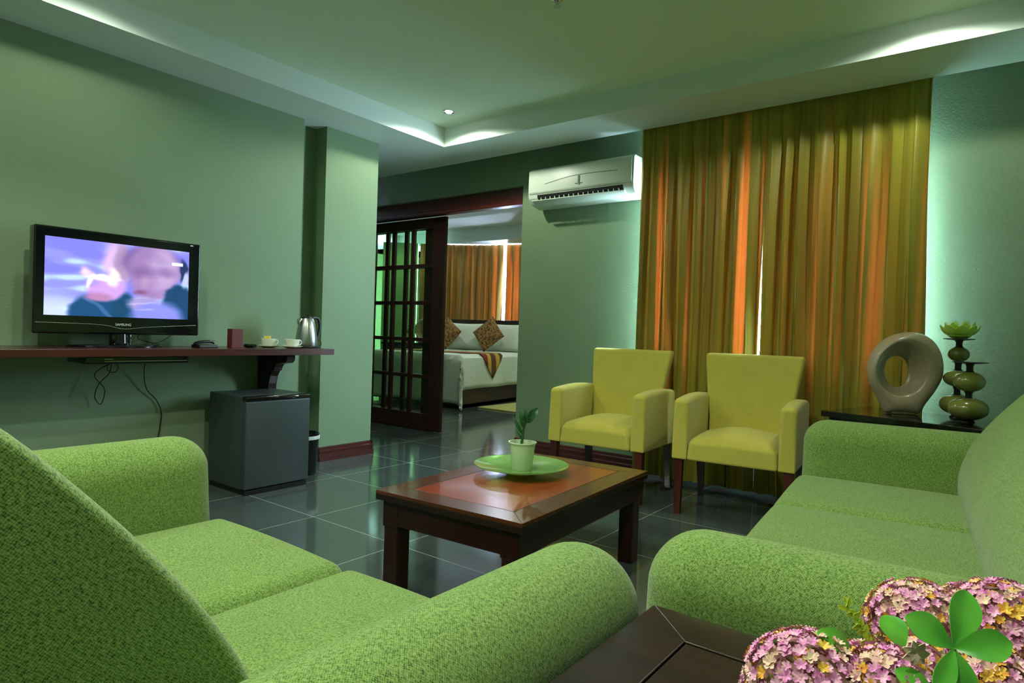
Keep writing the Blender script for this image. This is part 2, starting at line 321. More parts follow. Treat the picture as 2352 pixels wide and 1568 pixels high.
# ================================================================== LIVING ROOM CURTAINS
def curtain_mesh(path,z0,z1,nf,amp,seed,pinch=True,rows=14):
    """pleated cloth along a 2D path (list of (x,y)); nf folds"""
    rnd=random.Random(seed); P=spline([(x,y,0) for x,y in path],16); n=nf*14; out=[]
    L_=[0]
    for i in range(1,len(P)): L_.append(L_[-1]+(P[i]-P[i-1]).length)
    def at(s):
        s*=L_[-1]
        for i in range(1,len(P)):
            if L_[i]>=s: 
                f=(s-L_[i-1])/max(1e-9,L_[i]-L_[i-1]); p=P[i-1].lerp(P[i],f); d=(P[i]-P[i-1]).normalized(); return p,d
        return P[-1],(P[-1]-P[-2]).normalized()
    A=[amp*rnd.uniform(.55,1.35) for _ in range(nf+2)]; PH=[rnd.uniform(-.25,.25) for _ in range(nf+2)]
    b=B(); pts=[]
    for r in range(rows+1):
        f=r/rows; z=z1+(z0-z1)*f; row=[]
        g=min(1,.35+f*2.2) if pinch else 1
        for i in range(n+1):
            s=i/n; k=s*nf; ki=int(k); fr=k-ki; a=A[ki]*(1-fr)+A[ki+1]*fr; ph=PH[ki]*(1-fr)+PH[ki+1]*fr
            ph+=.25*math.sin(3*f+ki)*f
            w=math.sin(2*PI*(k+ph)); w=math.copysign(abs(w)**.75,w)
            p,d=at(s); nn=Vector((d.y,-d.x,0))
            dis=a*g*w+.006*math.sin(9*k+4*f)
            if pinch and f<.10: 
                dis=amp*.35*w+ .012*(1 if (fr<.12 or fr>.88) else 0)
            q=p+nn*dis+d*(.012*g*math.sin(4*PI*(k+ph))); row.append(Vector((q.x,q.y,z)))
        pts.append(row)
    grid(b,pts); return b
def bounce_lining_mat():  # unseen white sheet behind the cloth, added to bounce daylight onto the wall
    m=bpy.data.materials.new('bounce_lining_cloth'); m.use_nodes=True; N=m.node_tree.nodes; L=m.node_tree.links; out=N['Material Output']; N.remove(N['Principled BSDF'])
    d=N.new('ShaderNodeBsdfDiffuse'); d.inputs['Color'].default_value=(.82,.84,.84,1); t=N.new('ShaderNodeBsdfTranslucent'); t.inputs['Color'].default_value=(.9,.86,.8,1); mx=N.new('ShaderNodeMixShader'); mx.inputs[0].default_value=.22
    L.new(d.outputs[0],mx.inputs[1]); L.new(t.outputs[0],mx.inputs[2]); L.new(mx.outputs[0],out.inputs['Surface']); return m
M['lining']=bounce_lining_mat()
def curtain(label,path,z0,z1,nf,amp,seed,m,group=None):
    o=obj('curtain',curtain_mesh(path,z0,z1,nf,amp,seed),m,smooth=True,recalc=False)
    n_=len(path); off=[]
    for i,(x,y) in enumerate(path):
        a=path[max(0,i-1)]; c=path[min(n_-1,i+1)]; dx,dy=c[0]-a[0],c[1]-a[1]; l=math.hypot(dx,dy); off.append((x-dy/l*.014,y+dx/l*.014))
    obj('lining',curtain_mesh(off,z0+.015,z1-.01,nf,amp,seed),'lining',o,True,'unseen white lining added to bounce daylight',recalc=False)
    return tag(o,label,'curtain',group)
curtain('olive pleated curtain, left half of the pair beside the air conditioner',[(-2.058,4.165),(-1.6,4.17),(-1.207,4.175)],.03,ZS+.09,9,.030,3,'curtain')
curtain('olive pleated curtain, right half of the pair behind the ring sculpture',[(-1.203,4.175),(-.8,4.17),(-.328,4.170)],.03,ZS+.09,9,.030,11,'curtain2')
b=B(); tube(b,[(-2.2,4.172,ZS+.115),(-.2,4.172,ZS+.115)],.012); tag(obj('curtain_rail',b,'whitepl'),'thin white rail the olive living room curtains hang from','rail')
# ================================================================== SOFAS
def make_sofa(label,n,loc,rz):
    t=thing('sofa',label,'sofa',loc,rz); L_=.6*n; h=L_/2
    b=B(); rbox(b,(-h-.01,-.90,.09),(h+.01,-.035,.27),.02,.01); obj('base',b,'sofa',t,True)
    for i in range(n):
        x0=-h+.6*i; b=B()
        def dome(p,u,v,w):
            if w>.2: p.z+=.014*(1-u*u)*(1-v*v*.6)*min(1,(w-.2)/.8)
            return p
        rbox(b,(x0+.001,-.64,.25),(x0+.599,0,.425),.045,.02,n=20,fn=dome); obj('seat_cushion',b,'sofa',t,True)
    # backrest: leaning rounded profile
    prof=[(-.60,.36),(-.585,.42),(-.582,.48),(-.590,.54),(-.618,.62),(-.665,.70),(-.725,.78),(-.79,.855),(-.85,.915),(-.905,.945),(-.955,.93),(-.985,.87),(-.99,.78),(-.97,.5),(-.95,.12),(-.90,.10),(-.75,.12),(-.66,.24)]
    prof=[(p.x,p.y) for p in spline([(y,z,0) for y,z in prof],4,True)]
    cy,cz=-.80,.5; st=[]; rr=.03
    for k in range(7):
        a=PI/2*k/6; st.append((-h+rr*(1-math.sin(a)),rr*(1-math.cos(a))))
    st=[( -h+rr*(1-math.cos(PI/2*k/6)), rr*(1-math.sin(PI/2*k/6))) for k in range(7)]
    xs=st+[(-h+rr+(L_-2*rr)*i/12,0) for i in range(1,12)]+[(-x,e) for x,e in st[::-1]]
    rows=[]
    N_=len(prof)
    for x,e in xs:
        row=[]
        for i,(y,z) in enumerate(prof):
            a=Vector((prof[(i+1)%N_][0]-prof[i-1][0],prof[(i+1)%N_][1]-prof[i-1][1])); nrm=Vector((a.y,-a.x)).normalized()
            c=Vector((cy-y,cz-z)); 
            k=1-e*1.6; cy_=-.80 if z<.62 else -.86; cz_=.5 if z<.62 else .72
            row.append(Vector((x,y+c.x*e*.9/max(.12,c.length)*.6,z+c.y*e/max(.2,c.length)*.6)))
        rows.append(row)
    b=B(); grid(b,rows,closed_v=True,caps=True); obj('backrest',b,'sofa',t,True)
    for s in (-1,1):
        b=B(); lo,hi=(h+.001,-.93,.07),(h+.205,-.015,.658)
        if s<0: lo,hi=(-h-.205,-.93,.07),(-h-.001,-.015,.658)
        rbox(b,lo,hi,.10,.03,n=22); obj('armrest',b,'sofa',t,True)
    for x in (-h-.1,h+.1):
        for y in (-.82,-.12):
            b=B(); lathe(b,[(0,0),(.02,0),(.028,.1),(0,.1)],(x,y,0),16); obj('leg',b,'darkwood',t,True)
    return t
make_sofa('green woven two-seat sofa facing the window wall, back to the viewer',2,(-1.236,1.004,0),0)
make_sofa('green woven three-seat sofa along the right wall',3,(-.602,2.100,0),R(95.3))
# ================================================================== COFFEE TABLE
t=thing('coffee_table','low reddish wooden coffee table with inlaid line on its top','table',(-1.52,2.11,0),R(3.2))
hx,hy=.325,.515; zt=.40
b=B()
box(b,(-hx,-hy,zt-.035),(hx,hy,zt-.012),.002)
obj('top_board',b,'darkwood',t)
b=B(); fw=.095
# mitred frame
for q in ([(-hx,-hy),(hx,-hy),(hx-fw,-hy+fw),(-hx+fw,-hy+fw)],[(hx,-hy),(hx,hy),(hx-fw,hy-fw),(hx-fw,-hy+fw)],[(hx,hy),(-hx,hy),(-hx+fw,hy-fw),(hx-fw,hy-fw)],[(-hx,hy),(-hx,-hy),(-hx+fw,-hy+fw),(-hx+fw,hy-fw)]):
    prism(b,q,'z',zt-.0125,zt,.0012)
obj('top_frame',b,'table_frame',t)
b=B(); g0,g1=fw-.0005,fw+.0055
for q in ([(-hx+g0,-hy+g0),(hx-g0,-hy+g0),(hx-g1,-hy+g1),(-hx+g1,-hy+g1)],[(hx-g0,-hy+g0),(hx-g0,hy-g0),(hx-g1,hy-g1),(hx-g1,-hy+g1)],[(hx-g0,hy-g0),(-hx+g0,hy-g0),(-hx+g1,hy-g1),(hx-g1,hy-g1)],[(-hx+g0,hy-g0),(-hx+g0,-hy+g0),(-hx+g1,-hy+g1),(-hx+g1,hy-g1)]): prism(b,q,'z',zt-.01,zt-.0009)
obj('inlay_line',b,'black',t,label='thin dark inlaid line')
b=B(); box(b,(-hx+fw+.005,-hy+fw+.005,zt-.0125),(hx-fw-.005,hy-fw-.005,zt-.0005),.001); obj('inlay_panel',b,'table_red',t,label='glossy reddish panel inside the dark inlaid line')
b=B(); a=.022
for lo,hi in (((-hx+a,-hy+a,.275),(hx-a,-hy+a+.02,zt-.035)),((-hx+a,hy-a-.02,.275),(hx-a,hy-a,zt-.035)),((-hx+a,-hy+a+.02,.275),(-hx+a+.02,hy-a-.02,zt-.035)),((hx-a-.02,-hy+a+.02,.275),(hx-a,hy-a-.02,zt-.035))): box(b,lo,hi,.002)
obj('apron',b,'table_leg',t)
for sx in (-1,1):
    for sy in (-1,1):
        b=B(); x=sx*(hx-a-.036); y=sy*(hy-a-.036); box(b,(x-.038,y-.038,.265),(x+.038,y+.038,zt-.036),.003); box(b,(x-.034,y-.034,0),(x+.034,y+.034,.266),.004); obj('leg',b,'table_leg',t)
# green glass plate, pot plant
PX,PY=-1.605,2.20
b=B(); lathe(b,[(0,0),(.06,0),(.065,.006),(.075,.012),(.11,.018),(.16,.026),(.202,.036),(.203,.040),(.16,.031),(.11,.024),(.07,.018),(0,.016)],(PX,PY,zt),64)
tag(obj('glass_plate',b,'greenglass',smooth=True),'round green glass plate on the coffee table under the plant pot','plate')
t=thing('potted_plant','small dark-leaved plant in a pale mint pot on the green plate','plant',(PX+.01,PY-.01,zt+.017))
b=B(); lathe(b,[(0,0),(.040,0),(.043,.004),(.056,.112),(.060,.114),(.060,.119),(.055,.119),(.052,.100),(0,.098)],(0,0,0),40); obj('pot',b,'mint',t,True)
b=B(); lathe(b,[(0,.106),(.03,.104),(.053,.099)],(0,0,0),24); obj('soil',b,'soil',t,True)
VX=Vector((.7945,.6063,0)); 
def leaf_bm(b,base,tip,width,normal,curve=.12,n=8,thick=.0012,ob=False):
    base=Vector(base); tip=Vector(tip); d=tip-base; side=d.cross(Vector(normal)).normalized(); nn=side.cross(d).normalized(); L_=d.length
    top=[];bot=[]
    for i in range(n+1):
        f=i/n; w=(width*math.sin(PI*min(.999,f*.985+.012)**(1.5 if ob else .8))**(.62 if ob else .8)) if f<1 else (.0015 if ob else .0005)
        c=base+d*f+nn*(curve*L_*math.sin(PI*f))
        top.append([c-side*w+nn*w*.25+nn*thick,c-side*w*.5+nn*w*.06+nn*thick,c+nn*thick,c+side*w*.5+nn*w*.06+nn*thick,c+side*w+nn*w*.25+nn*thick])
        bot.append([p-nn*thick*2 for p in top[-1]])
    rows=[top[i]+bot[i][::-1] for i in range(n+1)]
    grid(b,rows,closed_v=True,caps=True)
def P2(u,z,dv=0): # plant local: u along view-right, z up
    return Vector((VX.x*u-.6*dv,VX.y*u+.8*dv,z))
b=B(); tube(b,spline([P2(-.005,.10),P2(.0,.14),P2(.004,.18),P2(.022,.225),P2(.04,.245)],5),[.0065-.0002*i for i in range(21)],8); obj('stem',b,'leaf',t,True)
for (u0,z0,u1,z1,w) in ((-.002,.15,-.046,.228,.008),(.004,.175,-.016,.256,.011),(.012,.195,.008,.262,.010),(.02,.215,.065,.268,.017),(.018,.20,.055,.250,.013),(-.002,.13,-.03,.17,.004)):
    b=B(); leaf_bm(b,P2(u0,z0),P2(u1,z1),w,(.6,-.8,.15)); obj('leaf',b,'leaf',t,True)
# ================================================================== ARMCHAIRS
def make_chair(label,loc,rz):
    t=thing('armchair',label,'chair',loc,rz)     # front edge at y=0, facing -y, chair behind at +y
    W=.325; zb=.316
    def dome(p,u,v,w):
        if w>.1: p.z+=.055*(1-u*u)*max(0,1-v*v*.85)*min(1,(w-.1)/.9)
        if v<-.5 and w<.3: p.y-=.0
        return p
    b=B(); rbox(b,(-W+.088,-.005,zb),(W-.088,.50,.440),.045,.012,n=20,fn=dome); obj('seat',b,'chair',t,True)
    for s in (-1,1):
        def bow(p,u,v,w):
            if w>0: p.z+=.018*math.sin(PI*min(1,max(0,(v+1)/2))*.9)*w
            return p
        lo,hi=((W-.085,0,zb),(W,.53,.655)) if s>0 else ((-W,0,zb),(-W+.085,.53,.655))
        b=B(); rbox(b,lo,hi,.028,.008,n=20,fn=bow); obj('armrest',b,'chair',t,True)
        # piping down the front edges
    def flare(p,u,v,w):
        f=(p.z-zb)/.6; p.x*= .80+.20*max(0,(f-.35)/.65)**.9 if f>.35 else .80
        p.y+=.10*f*f + .02*(1-u*u); return p
    b=B(); rbox(b,(-.29,.43,zb),(.29,.50,.912),.022,.015,n=24,fn=flare); obj('backrest',b,'chair',t,True)
    for sx,sy,m in ((-1,0,'legred'),(1,0,'legred'),(-1,1,'darkwood'),(1,1,'darkwood')):
        b=B(); x=sx*(W-.035); y=.035 if sy==0 else .50; sp=0 if sy==0 else .045
        rows=[]
        for f,hw in ((0,.016),(1,.023)):
            z=f*(zb+.004); yy=y+sp*(1-f); rows.append([Vector((x+dx*hw,yy+dy*hw,z)) for dx,dy in ((-1,-1),(1,-1),(1,1),(-1,1))])
        grid(b,rows,closed_v=True,caps=True); obj('leg',b,m,t)
    return t
make_chair('yellow-green upholstered armchair nearer the bedroom opening',(-1.952,3.42,0),R(3.5))
make_chair('yellow-green upholstered armchair next to the right sofa',(-1.128,3.468,0),R(6))
# ================================================================== CORNER TABLE BY THE WINDOW WITH SCULPTURES
def ang_table(name,label,org,rz,w,d,h,m,inlay=False):
    t=thing(name,label,'table',org,rz)
    b=B(); box(b,(0,0,h-.03),(w,d,h),.003); obj('tabletop',b,m,t)
    b=B(); 
    for lo,hi in (((.03,.03,h-.10),(w-.03,.05,h-.031)),((.03,d-.05,h-.10),(w-.03,d-.03,h-.031)),((.03,.05,h-.10),(.05,d-.05,h-.031)),((w-.05,.05,h-.10),(w-.03,d-.05,h-.031))): box(b,lo,hi)
    obj('apron',b,m,t)
    for x in (.03,w-.08):
        for y in (.03,d-.08):
            b=B(); box(b,(x,y,0),(x+.05,y+.05,h-.031),.004); obj('leg',b,m,t)
    return t
ST=M['blacktop']=mat('black_lacquer_tabletop',(14,12,12),.12,coat=.6)
ang_table('corner_table','black lacquered corner table behind the right sofa carrying the ring sculpture',(-.715,3.60,0),R(-17),.72,.50,.65,'blacktop')
# ring sculpture
t0=thing('ring_sculpture','taupe ceramic ring sculpture with an off-centre hole on the black corner table','sculpture',(-.378,3.80,.653),R(30))
def ring_mesh():
    b=B(); n=120
    O=spline([(0,.002,0),(.075,.0,0),(.10,.045,0),(.145,.12,0),(.176,.20,0),(.170,.29,0),(.13,.37,0),(.065,.412,0),(-.01,.412,0),(-.085,.38,0),(-.145,.315,0),(-.172,.23,0),(-.158,.15,0),(-.122,.08,0),(-.095,.03,0),(-.075,0,0)],6,True)
    cO=Vector((-.01,.235,0))
    # resample by angle about the hole centre
    def ray(ang,pts,c):
        best=None; d=Vector((math.cos(ang),math.sin(ang),0)); N=len(pts)
        for i in range(N):
            a=pts[i]-c; e=pts[(i+1)%N]-pts[i]; den=d.x*e.y-d.y*e.x
            if abs(den)<1e-9: continue
            tt=(a.x*e.y-a.y*e.x)/den; u=(a.x*d.y-a.y*d.x)/den
            if tt>0 and -1e-6<=u<=1+1e-6: best=tt if best is None else max(best,tt)
        return c+d*(best or .1)
    Hs=[];Fs=[]
    rows=[]
    fr=[(1,0),(.975,.3),(.89,.62),(.72,.9),(.45,1.02),(.2,.98),(.05,.90)]; inn=[(.02,.80),(.3,.5),(.62,.2),(.88,-.05),(1.0,-.25)]; bk=[(.04,-.5),(.17,-.8),(.42,-1),(.7,-.9),(.89,-.62),(.975,-.3)]
    for k in range(n):
        a=2*PI*k/n; o=ray(a,O,cO)
        H=Vector((-.022+.060*math.cos(a),.212+.080*math.sin(a),0))
        F=Vector((-.030+.112*math.cos(a)-.012*math.sin(a),.222+.132*math.sin(a)+.01*math.cos(a),0))
        T_=.070+.016*math.sin(a)+.012*math.cos(a); P_=[]
        for q,dp in fr[::-1]: p=F.lerp(o,q); P_.append(Vector((p.x,-dp*T_,p.y)))
        for q,dp in bk[::-1]: p=H.lerp(o,q); P_.append(Vector((p.x,-dp*T_,p.y)))
        Q_=[]
        for q,dp in inn: p=F.lerp(H,q); Q_.append(Vector((p.x,-dp*T_,p.y)))
        P_.append(Q_[-1]); Q_=[P_[0]]+Q_[1:]
        row=spline(P_,3)[:-1]+spline(Q_[::-1],3)[:-1]
        rows.append(row)
    grid(b,rows,closed_u=True,closed_v=True); return b
o=obj('body',ring_mesh(),'ring',t0,True); 
b=B(); prism(b,[(-.058,-.03),(.054,-.03),(.054,.03),(-.058,.03)],'z',0,.012,.004); obj('foot',b,'ring',t0,True)
# candle stands
def stand(label,loc,bulbs,plate,h):
    t=thing('candle_stand',label,'candle holder',loc)
    b=B(); lathe(b,[(0,0),(.03,0),(.026,.008),(.014,.014),(0,.014)],(0,0,0),24); obj('foot',b,'black',t,True); b=B()
    for i,(z,r,hh) in enumerate(bulbs):
        top=bulbs[i+1][0]-bulbs[i+1][2]/2 if i+1<len(bulbs) else h
        z0=z+hh/2-.006; L_=top+.006-z0
        lathe(b,[(.024,z0),(.014,z0+L_*.2),(.0135,z0+L_*.6),(.022,z0+L_)],(0,0,0),24)
        obj('neck',b,'black',t,True); b=B()
    b.free()
    for z,r,hh in bulbs:
        b=B(); pr=[(0,z-hh/2)]+[(r*math.cos(a)**.9,z+hh/2*math.sin(a)) for a in [R(x) for x in range(-80,81,10)]]+[(0,z+hh/2)]
        lathe(b,pr,(0,0,0),40); obj('bulb',b,'olive',t,True)
    b=B(); lathe(b,[(0,h-.002),(.02,h-.002),(plate,h+.004),(plate,h+.007),(.02,h+.003),(0,h+.003)],(0,0,0),32); obj('drip_plate',b,'black',t,True)
    return t
s1=stand('taller olive candle stand with three bulbs holding the lime lotus',(-.150,3.855,.65),[(.066,.074,.10),(.195,.062,.085),(.315,.046,.075)],.066,.385)
s2=stand('shorter olive candle stand with two bulbs and an empty plate',(-.098,3.68,.65),[(.062,.082,.105),(.190,.064,.095)],.070,.275)
t=thing('lotus_candle_holder','lime green lotus-shaped candle holder on the taller stand','candle holder',(-.150,3.855,1.043))
b=B(); lathe(b,[(0,0),(.03,0),(.05,.012),(.045,.02),(0,.01)],(0,0,0),24); obj('bowl',b,'lotus',t,True)
for ring,(nn,r0,r1,zz,w) in enumerate(((9,.022,.086,.066,.036),(8,.018,.066,.080,.030),(6,.010,.038,.086,.022))):
    for k in range(nn):
        a=2*PI*(k+.5*ring)/nn; b=B(); base=(r0*math.cos(a),r0*math.sin(a),.008); tip=(r1*math.cos(a),r1*math.sin(a),zz)
        leaf_bm(b,base,tip,w,(-math.cos(a),-math.sin(a),.6),-.18,8,.001); obj('petal',b,'lotus',t,True)
# ================================================================== FOREGROUND CORNER TABLE + FLOWERS
t=thing('side_table','dark espresso corner table between the two sofas, flowers on it','table',(-.415,.30,0),0)
w_,d_,h_=.86,.635,.58
b=B(); box(b,(0,0,h_-.04),(w_,d_,h_-.012),.002); obj('top_board',b,'darkwood',t)
b=B(); fw=.085
for q in ([(0,0),(w_,0),(w_-fw,fw),(fw,fw)],[(w_,0),(w_,d_),(w_-fw,d_-fw),(w_-fw,fw)],[(w_,d_),(0,d_),(fw,d_-fw),(w_-fw,d_-fw)],[(0,d_),(0,0),(fw,fw),(fw,d_-fw)]): prism(b,q,'z',h_-.0125,h_,.0015)
obj('top_frame',b,'darkwood',t)
b=B(); box(b,(fw+.003,fw+.003,h_-.0125),(w_-fw-.003,d_-fw-.003,h_-.001),.001); obj('top_panel',b,'darkwood',t)
for x in (.03,w_-.08):
    for y in (.03,d_-.08):
        b=B(); box(b,(x,y,0),(x+.05,y+.05,h_-.041),.003); obj('leg',b,'darkwood',t)
FX,FY=-.06,.665
t=thing('flower_arrangement','planter of pink and orange flower clusters on the dark corner table','flowers',(FX,FY,h_))
b=B(); lathe(b,[(0,0),(.06,0),(.075,.004),(.088,.05),(.094,.092),(.098,.094),(.098,.10),(.088,.10),(.08,.08),(0,.08)],(.03,-.03,0),40); obj('planter',b,'pot',t,True)
VR_=Vector((.7945,.6063,0)); VF=Vector((-.6062,.7952,0))
rnd=random.Random(5)
def floret(b,c,n,s,twist):
    n=n.normalized(); u=n.orthogonal().normalized(); v=n.cross(u); 
    ce=b.verts.new(c-n*s*.15)
    for k in range(5):
        a=twist+2*PI*k/5; d=u*math.cos(a)+v*math.sin(a); e=u*math.cos(a+PI/2)+v*math.sin(a+PI/2)
        p1=b.verts.new(c+d*s*.45+e*s*.34+n*s*.22); p2=b.verts.new(c+d*s*.92+e*s*.36+n*s*.50); p3=b.verts.new(c+d*s*1.05+n*s*.30); p4=b.verts.new(c+d*s*.92-e*s*.36+n*s*.50); p5=b.verts.new(c+d*s*.45-e*s*.34+n*s*.22); pm=b.verts.new(c+d*s*.6+n*s*.12)
        for f in ((ce,p1,pm),(p1,p2,pm),(p2,p3,pm),(p3,p4,pm),(p4,p5,pm),(p5,ce,pm)): b.faces.new(f)
def cluster(cen,rad,nf=None,sq=.85):
    nf=nf or int(360*(rad/.055)**2)
    """one domed flower head: florets in three colours"""
    cen=Vector(cen); bs={'petal_p':B(),'petal_o':B(),'petal_w':B()}
    for i in range(nf):
        z=1-1.55*(i+.5)/nf; a=i*2.39996; rr=math.sqrt(max(0,1-z*z)); n=Vector((rr*math.cos(a),rr*math.sin(a),z))
        n=(n+Vector((rnd.uniform(-.12,.12),rnd.uniform(-.12,.12),rnd.uniform(-.12,.12)))).normalized()
        p=cen+Vector((n.x,n.y,n.z*sq))*rad*rnd.uniform(.94,1.07); q=rnd.random(); key='petal_p' if q<.58 else ('petal_w' if q<.84 else 'petal_o')
        floret(bs[key],p,n,rnd.uniform(.0045,.0068),rnd.uniform(0,6))
    core=B(); bmesh.ops.create_icosphere(core,subdivisions=2,radius=rad*.93,matrix=Matrix.Translation(cen)@Matrix.Diagonal((1,1,sq,1)))
    hd=obj('flower_head',core,'fcore',t,True)
    for key,lb in (('petal_p','pink purple florets'),('petal_w','cream florets'),('petal_o','orange yellow florets')):
        o=obj('florets',bs[key],key,hd,False,lb,recalc=False); o['kind']='stuff'
    return hd
def F(u,v,z): return VR_*u+VF*v+Vector((0,0,z))
heads=[(Vector(c),r) for c,r in (((-.069,-.015,.092),.058),((-.004,-.002,.105),.045),((.002,.166,.115),.050),((.035,.216,.132),.020),((.078,.198,.118),.058),((.071,.092,.100),.040),((.013,.074,.105),.030),((-.031,.04,.095),.035),((.03,.02,.085),.04),((.10,.03,.08),.04))]
for c,r in heads:
    b=B(); cluster(c,r)
    tube(b,[c-Vector((0,0,r*.5)),Vector((c.x*.4+.02,c.y*.4-.02,.06))],.003,6); obj('stem',b,'stem',t,True)
# big rosette of leaves in front
cen=Vector((.040,-.018,.169))
for tip,w in (((.046,.012,.210),.013),((.006,-.030,.190),.0125),((.078,-.004,.180),.0125),((.030,-.052,.143),.0085),((.052,-.028,.135),.009)):
    b=B(); leaf_bm(b,cen,tip,w,VF*-1+Vector((0,0,.6)),.06,16,.0005,True); obj('leaf',b,'fleaf',t,True)
for a_,b_,w in (((.000,.038,.132),(-.019,.051,.156),.013),((-.038,.010,.128),(-.066,-.008,.146),.010),((.03,-.02,.12),(.0,-.03,.142),.010)):
    b=B(); leaf_bm(b,a_,b_,w,VF*-1+Vector((0,0,.7)),.1,12,.0005,True); obj('leaf',b,'fleaf',t,True)
b=B(); tube(b,[cen,Vector((.040,-.02,.06))],.0022,6); obj('stem',b,'stem',t,True)
b=B(); p0=Vector((-.018,.020,.125)); p1=Vector((-.049,.028,.167))
tube(b,[p0,p1],.0009,5)
for i in range(22):
    f=.25+.75*i/21; p=p0.lerp(p1,f); d=F(rnd.uniform(-.009,.009),rnd.uniform(-.006,.006),rnd.uniform(-.002,.009)); leaf_bm(b,p,p+d,.0026,VF*-1,.1,4,.0003)
obj('sprig',b,'ygreen',t,True)
b=B(); c=Vector((.013,-.026,.160))
for k in range(7):
    a=2*PI*k/7; leaf_bm(b,c,c+VR_*(.012*math.cos(a))+Vector((0,0,.011*math.sin(a)))-VF*.002,.004,VF*-1,.1,5,.0004)
obj('blossom',b,'petal_w',t,True)
# ================================================================== WALL SHELF AND WHAT STANDS ON IT
ZSH=.852
t=thing('wall_shelf','long dark red wooden wall shelf under the television','shelf',(XW,1.0,0))
b=B(); box(b,(.001,-1.95,.812),(.453,1.648,ZSH),.003); obj('shelf_board',b,'shelfwood',t)
for yy in (1.40,-.9):
    b=B(); 
    out=[(.001,.811),(.33,.811),(.34,.795),(.335,.77),(.315,.755),(.27,.75),(.22,.742),(.20,.72),(.195,.70),(.175,.695),(.15,.66),(.135,.61),(.13,.545),(.001,.545)]
    prism(b,out,'y',yy-.03,yy+.03,.002); obj('bracket',b,'darkwood',t)
